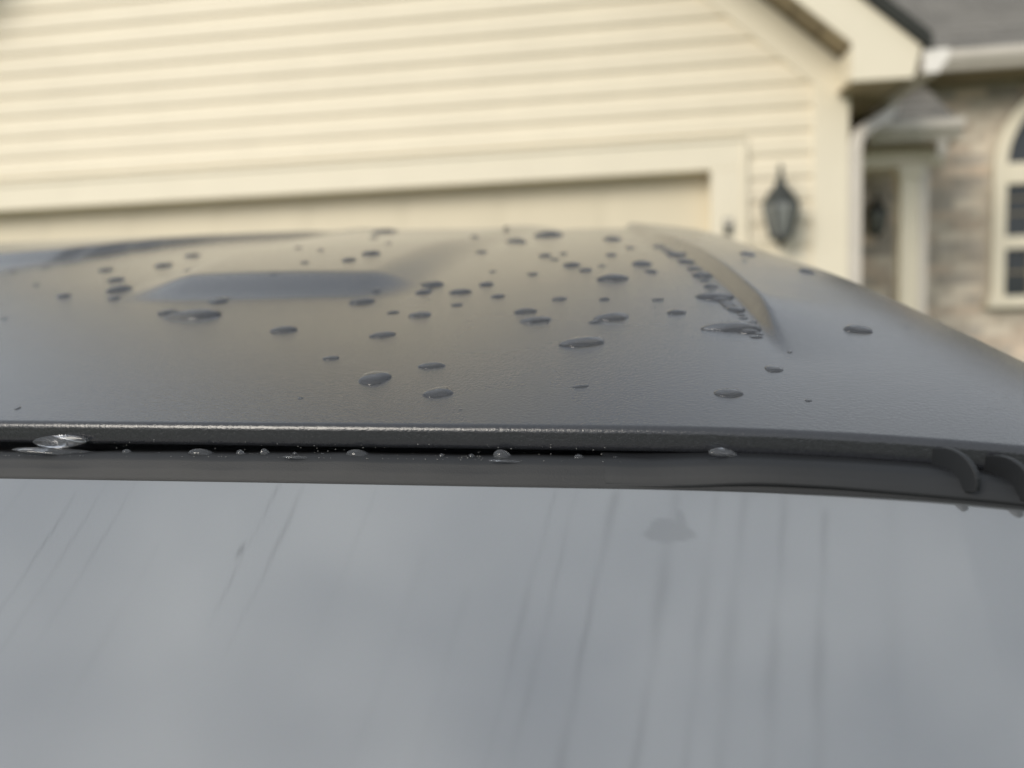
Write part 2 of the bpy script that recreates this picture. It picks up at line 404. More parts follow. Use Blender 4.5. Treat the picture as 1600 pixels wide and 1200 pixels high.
for row in range(30):
    d = -.02 + row*.145
    u = .62 + (row % 2)*.12 + random.uniform(0, .05)
    while u < 6.3:
        wd = random.choice((.16, .2, .24, .3))
        y, z = EY - .03 + d/sl, EV + .0055 + d*RP/sl
        if row < 9 and 2.1 < u < 3.9:
            o = bpy.data.objects.new('shingle', shingle_me(wd-.006)); COL.objects.link(o); o.parent = wr; o.location = (u, y, z + random.uniform(0, .003))
        else:
            c, s = 1/sl, RP/sl
            k = [(dd*c - t_*s + y, dd*s + t_*c + z) for dd, t_ in ((0, 0), (.2, 0), (.2, .004), (0, .011))]
            restsh.prism_x(k, u, u+wd-.006)
        u += wd
tag(restsh.build('distant_shingles', M['shingle'], wr), kind='stuff')
# porch: hipped roof, beam, column, entry
PX0, PX1, PY = 2.20, 2.69, .60
PZ = 2.45
pr = MB().add([(PX0, PY, PZ), (PX1+.03, PY, PZ), (PX1+.03, BY, PZ), (PX0, BY, PZ), (2.72, BY-.04, 2.93), (2.66, BY-.04, 2.93)],
              [(0,1,4,5), (1,2,4), (0,5,3), (0,3,2,1), (2,3,5,4)]).build('porch_roof', M['shingle'], house)
for row in range(6):
    f0, f1 = row/6, (row+1.12)/6
    def pnt(s, fr_): 
        a = Vector((PX0, PY, PZ)) if s == 0 else Vector((PX1+.03, PY, PZ)); b = Vector((2.66, BY-.04, 2.93)) if s == 0 else Vector((2.72, BY-.04, 2.93))
        return a + (b-a)*min(1, fr_)
    nrm = Vector((0, -.47, .88))
    nt = max(1, 4 - row//2)
    for j in range(nt):
        A0, A1 = pnt(0, f0), pnt(1, f0); B0, B1 = pnt(0, f1), pnt(1, f1)
        p0 = A0 + (A1-A0)*((j+.01)/nt); p1 = A0 + (A1-A0)*((j+.99)/nt); p2 = B0 + (B1-B0)*((j+.99)/nt); p3 = B0 + (B1-B0)*((j+.01)/nt)
        lo = [p0 + nrm*.002, p1 + nrm*.002, p2 + nrm*.001, p3 + nrm*.001]; hi = [p0 + nrm*.014, p1 + nrm*.014, p2 + nrm*.004, p3 + nrm*.004]
        mesh('shingle', lo+hi, [(0,1,2,3),(4,5,6,7),(0,1,5,4),(1,2,6,5),(2,3,7,6),(3,0,4,7)], M['shingle'], pr)
MB().prism_x([(PY-.002 - a, z) for a, z in gutter_poly(0, PZ-.105)], PX0-.02, PX1+.02).build('gutter', M['white_metal'], house)
MB().tube([(2.60, PY-.05, PZ-.10), (2.60, PY-.05, PZ-.16), (2.603, PY-.045, PZ-.20)], .055, .05).build('outlet_pipe', M['white_metal'], house)
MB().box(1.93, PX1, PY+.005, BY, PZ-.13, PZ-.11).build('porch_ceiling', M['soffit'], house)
MB().box(1.935, PX1-.02, PY+.09, PY+.23, PZ-.235, PZ-.131).build('porch_beam', M['trim'], house, bevel=.004)
cl = MB().box(2.405, 2.515, .66, .78, .12, PZ-.237).build('porch_column', M['trim'], house, bevel=.006)
MB().box(2.39, 2.53, .645, .795, PZ-.30, PZ-.238).build('capital', M['trim'], cl, bevel=.004)
MB().box(2.39, 2.53, .645, .795, 0, .119).build('base', M['trim'], cl, bevel=.004)
MB().box(2.518, 2.572, .665, .72, .05, PZ-.24).build('downspout', M['white_metal'], house, bevel=.005)
MB().box(1.94, 6.2, .55, BY-.05, -.01, .10).build('porch_slab', M['concrete'], house, bevel=.01)

# wall lanterns
def lantern(u, v, y, sc, label):
    r = empty('wall_lantern', (0, 0, 0)); 
    r.location = house_pt(u, y, v); r.rotation_euler = (0, 0, HTH)
    tag(r, label, 'lantern', 'wall lanterns on the house front')
    S = sc
    MB().box(-.045*S, .045*S, .0, .02*S, -.16*S, .10*S).build('back_plate', M['lantern'], r, bevel=.004)
    MB().tube([(0, .01*S, .04*S), (0, -.05*S, .13*S), (0, -.10*S, .155*S), (0, -.11*S, .12*S)], .016*S, .016*S).build('arm', M['lantern'], r)
    MB().lathe([(.002*S, .225*S), (.012*S, .205*S), (.016*S, .19*S), (.008*S, .17*S), (.02*S, .15*S), (.026*S, .12*S), (.05*S, .085*S), (.085*S, .04*S), (.09*S, .028*S)], 0, -.11*S).build('cap', M['lantern'], r, smooth=False)
    gb = MB().lathe([(.08*S, .027*S), (.083*S, -.01*S), (.062*S, -.10*S), (.05*S, -.145*S)], 0, -.11*S, 6).build('lamp_glass', M['lamp_glass'], r)
    for k in range(6):
        a = 2*math.pi*k/6
        MB().tube([(.084*S*math.cos(a), -.11*S + .084*S*math.sin(a), .028*S), (.086*S*math.cos(a), -.11*S + .086*S*math.sin(a), -.01*S), (.054*S*math.cos(a), -.11*S + .054*S*math.sin(a), -.145*S)], .012*S, .012*S).build('cage_bar', M['lantern'], r)
    MB().lathe([(.055*S, -.146*S), (.058*S, -.158*S), (.03*S, -.175*S), (.012*S, -.195*S), (.004*S, -.215*S)], 0, -.11*S).build('base', M['lantern'], r)
    return r
def house_pt(u, y, z):
    return Vector((u*math.cos(HTH) - y*math.sin(HTH), 4.98 + u*math.sin(HTH) + y*math.cos(HTH), z))
lg = mat('frosted_glass', (.24, .25, .235), .25, .2, 20); M['lamp_glass'] = lg
lantern(1.545, 1.93, -.02, 1.05, 'dark green metal wall lantern on cream siding beside the garage door')
lantern(2.47, 1.98, BY-.005, .8, 'dark metal wall lantern on brick in the shaded porch entry')
kp = empty('door_keypad', house_pt(1.275, -.0265, 1.84), HTH)
tag(kp, 'small grey keypad box mounted on the garage door trim', 'keypad')
MB().box(-.022, .022, -.02, 0, -.04, .05).build('housing', M['rim_dark'] if 'rim_dark' in M else M['lantern'], kp, bevel=.004)
MB().box(-.018, .018, -.0235, -.0202, .012, .044).build('cover', M['white_metal'], kp, bevel=.001)

# ---------------------------------------------------------------- the car: roof height field
def sst(a, b, x):
    k = np.clip((x-a)/(b-a), 0, 1); return k*k*(3-2*k)
def Ye(X): return .233-.2*X-.25*np.maximum(X-.06, 0)**2
def itp(q, pts):
    a = np.array(pts); return np.interp(q, a[:, 0], a[:, 1])
def sm(q, pts, w=.012):
    return (itp(q-w, pts) + 2*itp(q, pts) + itp(q+w, pts))/4
def hz(X, Y):
    t = Y-Ye(X)
    Xs = X-.2*np.maximum(t-.4, 0)
    z = -.0378-.014*Xs-.42*np.maximum(Xs-.03, 0)**2*(Xs < .3)-.2268*np.maximum(Xs-.3, 0)
    tt = np.clip(t, 0, .7059); z = z+.30*tt-.2125*tt*tt
    k = sst(0, .3, t)
    z = z-k*.52*np.maximum(Xs-.05, 0)**2-2.9*np.maximum(Xs-.135, 0)**2-.9*np.maximum(-Xs-.75, 0)**2
    z = z-.0038*sst(.15, .45, t)
    Yf = .368-.24*X
    pad = (1-.22*np.minimum(((X+.118)/.075)**2, 1.4)*(X < .0))*sst(0, .034, Y-Yf)*sst(0, .035, sm(Y, [(.37,-.045),(.438,-.031),(.505,-.016),(.58,.003),(.75,.045),(1.2,.15)])-X)*sst(0, .04, X+.204-.1*np.maximum(Y-.5, 0))
    z = z+.0080*pad*(1-.35*sst(.5, .65, Y))
    dr = X-sm(Y, [(.2826,.0966),(.3263,.1015),(.3788,.1034),(.4646,.1045),(.5757,.105),(.75,.112),(1.2,.18)])
    dr = dr+.0065; wq = .8*sst(.30, .46, Y)
    z = z+.0064*sst(-.0005, .0050, dr)*sst(.266, .335, Y)*(1-.15*sst(.38, .56, Y))*((1-wq)*np.exp(-np.maximum(dr-.005, 0)/.03)+wq)
    rl = sm(X, [(-.40,.54),(-.345,.565),(-.312,.59),(-.305,.66),(-.27,.72),(-.2,.75),(-.1,.78)])
    z = z+.008*sst(0, .05, Y-rl)*sst(.08, .2, -X)
    return z
def hpt(X, Y): return float(hz(np.array([X]), np.array([Y]))[0])

car = empty('parked_car', (-.05, 1.5, 0))
tag(car, 'dark grey car with rain dotted textured roof and dusty rear window', 'car')
CO = Vector((-.05, 1.5, 0))
def cmesh(name, verts, faces, m, parent=car, smooth=True):
    o = mesh(name, [(x-CO.x, y-CO.y, z) for x, y, z in verts], faces, m, parent, smooth)
    return o
def grid_faces(nr, nc):
    return [(i*nc+j, i*nc+j+1, (i+1)*nc+j+1, (i+1)*nc+j) for i in range(nr-1) for j in range(nc-1)]
def fast_grid(name, P, m, parent=car):
    nr, nc, _ = P.shape
    me = bpy.data.meshes.new(name)
    me.from_pydata((P.reshape(-1, 3) - np.array([CO.x, CO.y, 0])).tolist(), [], grid_faces(nr, nc))
    me.shade_smooth()
    return link_mesh(name, me, m, parent)
FW = np.array([.196, .981])
# columns in X, finer in view
xs = np.concatenate([np.linspace(-1.05, -.5, 60, endpoint=False), np.linspace(-.5, .22, 380, endpoint=False), np.linspace(.22, .36, 40)])
ts = np.concatenate([np.linspace(.004, .3, 170, endpoint=False), np.linspace(.3, .62, 130, endpoint=False), np.linspace(.62, 1.7, 50)])
Xg, Tg = np.meshgrid(xs, ts)
Xg2 = Xg + .2*np.maximum(Tg-.4, 0)
Yg = Ye(Xg) + Tg
Zg = hz(Xg2, Yg) + CAMZ
top = np.stack([Xg2, Yg, Zg], -1)
# rolled rear lip
rad = .0025
slope = (hz(xs, Ye(xs)+.006) - hz(xs, Ye(xs)+.003))/.003
phi0 = np.arctan(slope)
z0 = hz(xs, Ye(xs)+.0035) + CAMZ
rows = []
for k in range(11):
    ph = phi0 + (math.radians(96) - phi0)*k/10
    ds = .0035 - rad*(np.sin(ph) - np.sin(phi0)); dz = rad*(np.cos(ph) - np.cos(phi0))
    rows.append(np.stack([xs + 0*ds, Ye(xs) + ds, z0 + dz], -1))
last = rows[-1]
for ds, dz in ((.0000, -.0018), (.0001, -.0034), (.0005, -.0045), (.0022, -.0050), (.012, -.0050)):
    rows.append(last + np.stack([0*xs, 0*xs + ds, 0*xs + dz], -1))
lip = np.stack(rows[::-1], 0)
roofP = np.concatenate([lip, top], 0)
roof = fast_grid('roof_panel', roofP, M['roof'])
tag(roof, 'dark grey grained roof panel with raised pad and side step')

# gasket along the roof edge
GT = [(-.9, -.040), (-.1659, -.04425), (-.0779, -.04456), (-.0008, -.04538), (.0344, -.04584), (.0594, -.04590), (.0833, -.04650), (.1135, -.04836), (.1278, -.05078), (.20, -.066), (.30, -.115)]
GL = [(-.9, -.0462), (-.1635, -.05103), (-.077, -.0516), (-.001, -.05229), (.0501, -.05271), (.0817, -.05356), (.1042, -.05455), (.1255, -.05626), (.20, -.068), (.30, -.117)]
gx = np.concatenate([np.linspace(-.95, -.3, 40, endpoint=False), np.linspace(-.3, .26, 160)])
wob = .00015*np.sin(gx*95) + .0001*np.sin(gx*241+1)
gtz, glz = sm(gx, GT, .015) + wob, sm(gx, GL, .015)
def sweep(name, gx, prof, m, parent=car):
    """prof: list of (s, z array) rows"""
    P = np.stack([np.stack([gx, Ye(gx) + s, z + CAMZ], -1) for s, z in prof], 0)
    return fast_grid(name, P, m, parent)
gasket = sweep('rubber_gasket', gx, [(.0125, gtz+.0035), (.0120, gtz-.002), (.009, gtz-.0012), (.004, gtz-.0006), (0, gtz-.0001), (-.0015, gtz), (-.0030, gtz-.0005), (-.0040, gtz-.0016), (-.0044, gtz-.0020), (-.0052, gtz-.0040), (-.0058, (gtz+2*glz)/3), (-.0060, (gtz+6*glz)/7), (-.0066, glz+.0004), (-.0066, glz-.0015)], M['rubber'])
# wider smooth moulding that starts part way along the gasket
MT = [(.0240, -.0500), (.030, -.0475), (.036, -.0463), (.041, -.04563), (.051, -.04540), (.0592, -.04510), (.083, -.04610), (.113, -.04820), (.1273, -.05080), (.2, -.066), (.3, -.115)]
MBt = [(.0240, -.0536), (.0401, -.0532), (.0499, -.0526), (.0627, -.05165), (.0814, -.05235), (.0964, -.05361), (.1109, -.05484), (.125, -.05601), (.2, -.068), (.3, -.117)]
mx_ = np.linspace(.0245, .26, 150)
g2 = sst(.0245, .058, mx_)
mt = sm(mx_, GT, .015)*(1-g2) + sm(mx_, MT, .006)*g2
mb = sm(mx_, GL, .015)*(1-g2) + sm(mx_, MBt, .006)*g2
grow = sst(.0245, .085, mx_)
prof = []
for s, f_ in ((.009, -.18), (.004, -.09), (0, -.015), (-.0015, 0), (-.0030, .07), (-.0040, .22), (-.0044, .28), (-.0052, .55), (-.0058, .67), (-.0060, .86), (-.0064, .97), (-.0060, 1.0), (-.004, 1.03)):
    prof.append((s, mt + (mb-mt)*f_))
P = np.stack([np.stack([mx_, Ye(mx_) + (s if s > -.001 else s - .0002 - .0008*grow), z + CAMZ], -1) for s, z in prof], 0)
moulding = fast_grid('corner_moulding', P, M['rubber_smooth'])
grit = MB()
for k in range(260):
    X = random.uniform(-.17, .03)*(1 if random.random() < .8 else .5); s_ = random.choice((-.0012, -.0022, -.0030, -.0034)); zz = float(sm(np.array([X]), GT, .015)[0]) - (.0001 if s_ > -.002 else .0004 if s_ > -.0025 else .0007)
    if random.random() < .25: s_, zz = -.0001, zz + random.uniform(.0008, .004)
    r_ = random.uniform(.00006, .00017); c = (X-CO.x, float(Ye(np.array([X]))[0]) + s_ - CO.y, zz + CAMZ)
    vs = [(c[0]+a*r_, c[1]+b*r_, c[2]+d*r_) for a, b, d in ((1,0,0),(-1,0,0),(0,1,0),(0,-1,0),(0,0,1),(0,0,-1))]
    grit.add(vs, [(0,2,4),(2,1,4),(1,3,4),(3,0,4),(2,0,5),(1,2,5),(3,1,5),(0,3,5)])
M['grit'] = mat('pale_grit', (.38, .37, .35), .6, .3, 50)
tag(grit.build('dust_specks', M['grit'], gasket), kind='stuff')
# upright half-round fins on the moulding
def fin(X, zt, R_):
    y0 = float(Ye(np.array([X]))[0]); zc = zt
    e = Vector((.34, -.94, 0)); th = Vector((.94, .34, 0))*.0008
    out, n = [], 18
    for k in range(n+1):
        a = math.radians(200 - 215*k/n)           # from the back, over the top, down the front
        out.append((math.cos(a)*R_*1.35, math.sin(a)*R_*1.12))
    pts = [(-R_*.9, -R_*.9)] + out
    c = Vector((X, y0 - .0015, zc + CAMZ))
    vs = [c + e*p + Vector((0, 0, q_)) - th for p, q_ in pts] + [c + e*p + Vector((0, 0, q_)) + th for p, q_ in pts]
    m_ = len(pts)
    fs = [tuple(range(m_)), tuple(range(2*m_-1, m_-1, -1))] + [(i, (i+1) % m_, m_+(i+1) % m_, m_+i) for i in range(m_)]
    o = cmesh('fin', vs, fs, M['rubber_smooth'], moulding, False)
    b = o.modifiers.new('bevel', 'BEVEL'); b.width = .0003; b.segments = 2; b.limit_method = 'ANGLE'
for X, zt in ((.1110, -.0503), (.1232, -.0522), (.1355, -.0552)): fin(X, zt, .0068)

# rear window: tilted pane below the gasket, with dried rain streaks in the dust
DV = (_F + (1336-800)/FPX*_R + (600+1078)/FPX*_U)
ea = Vector((.981, -.196, 0)); fw = Vector((.196, .981, 0))
s_, z_ = DV.dot(fw), DV.z
TILT = math.atan2(z_, s_); SHEAR = DV.dot(ea)/math.hypot(s_, z_)
gx2 = np.concatenate([np.linspace(-.93, -.22, 60, endpoint=False), np.linspace(-.22, .20, 520, endpoint=False), np.linspace(.20, .26, 12)])
qs = np.concatenate([np.linspace(-.004, .11, 120, endpoint=False), np.linspace(.11, .50, 30)])
Ge, Qe = np.meshgrid(gx2, qs)
gz2 = sm(gx2, GL, .015)
edge = np.stack([gx2, Ye(gx2) - .0058, gz2 + CAMZ], -1)
dn = -np.array([fw.x*math.cos(TILT), fw.y*math.cos(TILT), math.sin(TILT)])
bow = -.35*Qe**2*0
paneP = edge[None] + Qe[..., None]*dn[None, None]
pane = fast_grid('rear_window', paneP, M['pane'])
tag(pane, 'dusty grey rear window with dried rain streaks')
def pane_aq(x, y):          # photo position -> (along, down) on the pane plane
    d = _F + (x-800)/FPX*_R - (y-600)/FPX*_U
    o = Vector((0, .233-.0058, -.0523)); n = Vector((fw.x*math.sin(TILT), fw.y*math.sin(TILT), -math.cos(TILT)))
    p = d*(o.dot(n)/d.dot(n)) - o
    return p.dot(ea), -(p.dot(fw)*math.cos(TILT) + p.z*math.sin(TILT))
A = (Ge*.981 - (Ye(Ge)-.233)*.196) + 0*Qe
UU = A + SHEAR*Qe
g = np.zeros_like(Ge)
streaks = [(130, .9, .55, .004, .075), (168, .8, .35, .0, .07), (212, .9, .35, .0, .06), (435, .8, .55, .0, .050), (476, .8, .55, .0, .06), (590, .9, .18, .0, .05),
           (868, 1.1, .32, .0, .09), (902, 1.2, .30, 0, .09), (962, 1.5, .50, 0, .12), (1058, 2.0, .42, 0, .12), (1120, 1.8, .28, 0, .12), (1163, 2.2, .32, 0, .13), (1225, 1.8, .36, 0, .13), (1288, 1.7, .42, .004, .14),
           (300, 1.6, .12, .02, .09), (700, 2, .10, .02, .1), (780, 1.6, .12, .03, .1), (1390, 2.5, .12, .0, .08), (40, 1.2, .25, .0, .07)]
for px, wmm, st, q0, q1 in streaks:
    a0, q_ = pane_aq(px, 762)
    u0 = a0 + SHEAR*q_
    wv = .00028*np.sin(Qe*110 + px) + .00018*np.sin(Qe*330 + px*2)
    w_ = wmm*.001*(.75 + .4*np.sin(Qe*90 + px*.7)*.5)
    prof_ = np.exp(-((UU-u0-wv)/w_)**2)
    fade = sst(q0-.001, q0+.004, Qe)*(1-sst(q1*.55, q1, Qe))*(.7+.3*np.sin(Qe*170+px))
    g = np.maximum(g, st*.62*prof_*fade)
def blot(x0, y0, rx, ry, st, soft=.25, lob=0.0):
    a0, q0 = pane_aq(x0, y0); a1, _ = pane_aq(x0+rx, y0); _, q1 = pane_aq(x0, y0+ry)
    an = np.arctan2((Qe-q0)/(q1-q0), (A-a0)/(a1-a0))
    rr = np.hypot((A-a0)/(a1-a0), (Qe-q0)/(q1-q0))/(1+lob*np.sin(3*an+.6)+lob*.6*np.sin(5*an))
    return st*(1-sst(1-soft, 1+soft, rr))
g = np.maximum(g, blot(1045, 828, 38, 19, .30, .12, .10))
g = np.maximum(g, blot(1062, 812, 10, 18, .28, .2, .1))
a0, q_ = pane_aq(376, 864); u0 = a0 + SHEAR*q_
g = np.maximum(g, .75*np.exp(-((UU-u0)/.0007)**2)*np.exp(-((Qe-q_)/.0022)**2))
at = pane.data.attributes.new('grime', 'FLOAT', 'POINT'); at.data.foreach_set('value', g.ravel().astype(np.float32))

# the rest of the body: pillars, sides, tailgate, wheels
def cpt(a, s, z): return (a*.981 + s*.196, .233 - a*.196 + s*.981, z)
side_r = [tuple(p) for p in roofP[16::6, -1]]; side_l = [tuple(p) for p in roofP[16::6, 0]]
for pts, off in ((side_r, .10), (side_l, -.10)):
    n = len(pts)
    vs = pts + [(x+off*.6, y-off*.1, .5*z+.5*.98) for x, y, z in pts] + [(x+off, y-off*.2, .98) for x, y, z in pts]
    cmesh('side_pillar', vs, grid_faces(3, n), M['paint'])
    k0, k1 = int(n*.35), int(n*.9)
    sub = pts[k0:k1]
    vs = []
    for f_ in (.25, .6, .96):
        vs += [(x+off*(f_*1.15 if f_ < .6 else f_*1.05)+math.copysign(.012, off), y-off*.15, z+(.98-z)*f_) for x, y, z in sub]
    cmesh('side_window', vs, grid_faces(3, len(sub)), M['glass_dark'])
for col, pts, off in ((-1, side_r, .10), (0, side_l, -.10)):
    x, y, z = pts[0]
    Bq = [Vector((x, y, z)), Vector((x+off*.6, y-off*.1, .5*z+.5*.98)), Vector((x+off, y-off*.2, .98)), Vector((x+off*1.1, y-.02, .93))]
    vs, n = [], 13
    for k in range(n):
        a_ = Vector(paneP[int((len(qs)-1)*(k/(n-1))**.45), col]); f_ = k/(n-1)*3; i0 = min(2, int(f_)); b_ = Bq[i0].lerp(Bq[i0+1], f_-i0)
        m_ = (a_+b_)/2 + Vector((math.copysign(.01, off), -.015, .01))
        vs += [a_ + Vector((0, .002, -.002)), m_, b_]
    cmesh('rear_pillar', vs, grid_faces(n, 3), M['paint'])
lo = paneP[-1]
zl = float(lo[:, 2].mean())
body = []
stn = [(-.60, .30, .62), (-.62, .55, .70), (-.58, .80, .74), (-.40, .98, .76)]
prof_s = [(-.55, .34), (-.60, .50), (-.58, .75), (-.50, .97), (1.0, .985), (1.9, 1.0), (2.6, .93), (3.05, .82), (3.12, .55), (3.08, .30)]
wid = [(.72, 0), (.81, 0), (.84, 0), (.83, 0), (.85, 0), (.85, 0), (.80, 0), (.72, 0), (.70, 0), (.68, 0)]
ca = -.37
vs = []
for (s, z), (w_, _) in zip(prof_s, wid):
    for k, f_ in enumerate((-1, -.94, 0, .94, 1)):
        vs.append(cpt(ca + w_*f_, s, z - (.045 if k in (0, 4) else 0)))
fs = grid_faces(len(prof_s), 5)
for k in (0, 4):
    fs.append(tuple(i*5+k for i in range(len(prof_s))))
fs.append(tuple([k for k in range(5)] + [(len(prof_s)-1)*5+k for k in range(4, -1, -1)]))
cmesh('body_shell', vs, fs, M['paint'], smooth=False)
e0 = [tuple(p) for p in paneP[-1][::10]]
cmesh('tailgate', e0 + [(x-.02, y-.02, .975) for x, y, z in e0] + [(x-.03, y-.06, .90) for x, y, z in e0], grid_faces(3, len(e0)), M['paint'])
vs = [cpt(1.7*0 + a, s, z) for s, z in ((1.72, 1.50), (2.35, 1.0)) for a in (-.95, -.6, -.3, 0, .22)]
cmesh('windscreen', vs, grid_faces(2, 5), M['glass_dark'])
bmp = []
for s, z in ((-.50, .28), (-.68, .30), (-.70, .44), (-.66, .50), (-.52, .52)):
    for f_ in (-1, -.9, -.5, 0, .5, .9, 1): bmp.append(cpt(ca + .85*f_, s + .10*abs(f_)**4, z))
cmesh('bumper', bmp, grid_faces(5, 7), M['plastic'])
for sg in (-1, 1):
    x, y, z = cpt(ca + sg*.66, -.625, .70)
    tl = MB().box(-.09, .09, -.03, .05, -.07, .09)
    o = tl.build('tail_light', M['lamp_red'], car, bevel=.015); o.location = (x-CO.x, y-CO.y, z); o.rotation_euler = (0, 0, -.197)
for s in (0.05, 2.45):
    for sg in (-1, 1):
        wx, wy, _ = cpt(ca + sg*.73, s, 0)
        wh = empty('wheel', (wx-CO.x, wy-CO.y, .31), -.197); wh.parent = car
        def ring(prof, nm, mm):
            n = 32; k = len(prof)
            vs = [(x_*sg, r_*math.cos(2*math.pi*i/n), r_*math.sin(2*math.pi*i/n)) for i in range(n) for r_, x_ in prof]
            fs = [(i*k+j, ((i+1) % n)*k+j, ((i+1) % n)*k+j+1, i*k+j+1) for i in range(n) for j in range(k-1)]
            mesh(nm, vs, fs, mm, wh, True)
        ring([(.19, -.10), (.28, -.10), (.31, -.08), (.31, .08), (.28, .10), (.20, .10)], 'tyre', M['tyre'])
        ring([(.20, .095), (.19, .06), (.06, .085), (.001, .09)], 'rim', M['rim'])

# ---------------------------------------------------------------- raindrops on the roof
DROPS = [(-0.2428, 0.4003, 1.5, 1.8), (-0.3245, 0.5496, 2.9, 3.5), (-0.2721, 0.4826, 1.8, 2.2), (-0.3088, 0.5612, 3.0, 3.6), (-0.2356, 0.4427, 3.7, 4.5), (-0.2529, 0.5272, 4.4, 5.3), (-0.2258, 0.4826, 4.8, 5.8), (-0.2098, 0.4504, 6.2, 6.9), (-0.2019, 0.4271, 3.3, 3.7), (-0.219, 0.533, 5.7, 6.8), (-0.1818, 0.4757, 2.9, 3.5), (-0.2204, 0.5867, 5.4, 6.4), (-0.1399, 0.4026, 5.3, 4.2), (-0.1582, 0.3866, 5.0, 3.3), (-0.1404, 0.3776, 13.1, 6.2), (-0.1189, 0.4242, 1.6, 1.6), (-0.1288, 0.5184, 2.4, 2.8), (-0.1087, 0.4493, 2.4, 2.9), (-0.1101, 0.4958, 2.3, 2.7), (-0.0852, 0.4503, 3.8, 4.5), (-0.0764, 0.4711, 5.4, 6.5), (-0.1, 0.6874, 17.3, 16.7), (-0.0912, 0.5798, 3.5, 4.2), (-0.0626, 0.3953, 2.4, 2.4), (-0.0673, 0.3808, 6.4, 4.1), (-0.0733, 0.5205, 2.4, 2.9), (-0.0501, 0.3586, 2.8, 2.6), (-0.0936, 0.3435, 5.8, 3.6), (-0.0501, 0.3261, 5.3, 2.8), (-0.0377, 0.3505, 4.9, 3.3), (-0.0399, 0.3924, 4.2, 5.0), (-0.0372, 0.4066, 5.6, 6.2), (-0.0225, 0.3871, 5.3, 4.3), (-0.0228, 0.3637, 2.8, 2.7), (-0.0157, 0.5078, 3.5, 4.2), (-0.0105, 0.3997, 3.7, 4.4), (-0.0049, 0.3734, 3.2, 2.9), (-0.0078, 0.4311, 2.0, 2.4), (-0.0219, 0.5812, 3.1, 3.7), (0.0057, 0.5697, 6.5, 7.8), (0.0307, 0.6147, 11.7, 14.1), (0.0098, 0.5559, 3.8, 4.6), (0.0215, 0.4754, 4.0, 4.8), (0.0256, 0.4582, 2.5, 2.9), (0.032, 0.4792, 2.6, 3.1), (0.0332, 0.4353, 4.7, 5.6), (0.0389, 0.4182, 3.5, 3.6), (0.0481, 0.4284, 2.0, 2.4), (0.0577, 0.4648, 3.2, 3.8), (0.0699, 0.5551, 6.4, 7.6), (0.0731, 0.497, 3.0, 3.6), (0.0691, 0.4305, 5.3, 6.3), (0.0701, 0.4079, 3.1, 3.5), (0.0122, 0.417, 2.9, 3.4), (0.0495, 0.394, 7.6, 6.6), (0.0219, 0.3609, 3.3, 2.7), (0.0407, 0.3557, 2.7, 2.7), (0.0626, 0.3501, 2.7, 1.8), (0.0064, 0.3445, 4.8, 3.2), (0.0106, 0.3304, 6.4, 3.3), (0.0406, 0.3263, 6.3, 4.3), (0.0332, 0.3228, 2.7, 2.4), (0.0662, 0.3296, 4.1, 3.4), (0.0264, 0.2988, 8.1, 4.3), (0.0937, 0.4658, 5.3, 6.4), (0.0935, 0.4381, 4.4, 5.2), (0.0924, 0.3976, 5.2, 6.2), (0.0902, 0.3727, 3.4, 4.1), (0.0879, 0.3521, 7.6, 5.7), (0.0891, 0.3402, 3.1, 3.5), (0.0903, 0.3312, 3.6, 4.3), (0.0902, 0.3237, 1.7, 1.9), (0.0839, 0.3063, 11.3, 4.7), (0.0877, 0.2953, 2.5, 1.5), (0.0923, 0.3139, 1.7, 1.4), (0.1269, 0.4424, 4.4, 5.3), (0.1434, 0.4013, 4.0, 4.8), (0.1161, 0.4104, 1.3, 1.5), (0.1257, 0.2994, 5.3, 3.6), (0.0838, 0.2637, 2.9, 2.8), (0.0648, 0.2462, 4.6, 2.6), (0.0215, 0.2592, 2.6, 1.3), (-0.0465, 0.2796, 5.6, 5.4), (-0.0276, 0.2873, 5.1, 2.6), (-0.0236, 0.2631, 4.9, 3.9), (-0.066, 0.3034, 3.3, 1.8), (-0.0689, 0.268, 0.9, 1.1), (0.0937, 0.2779, 0.8, 0.9), (0.086, 0.2389, 1.1, 1.0), (0.1475, 0.308, 0.6, 0.7), (-0.1675, 0.2788, 1.1, 1.3), (-0.0158, 0.2491, 0.6, 0.7), (0.0916, 0.5046, 3.9, 4.6), (0.0922, 0.4835, 3.3, 4.0), (0.0927, 0.4472, 2.7, 3.3), (0.0924, 0.4152, 3.5, 4.2), (0.0919, 0.4061, 2.5, 3.0), (0.0903, 0.3852, 2.7, 3.2), (0.0889, 0.3626, 2.8, 3.3), (0.0884, 0.3465, 3.5, 3.2), (0.0885, 0.3361, 2.6, 3.0), (0.0899, 0.3192, 1.7, 1.9), (0.0904, 0.3115, 1.9, 1.8), (0.0868, 0.3014, 3.5, 2.3), (0.0897, 0.2989, 1.6, 1.6)]
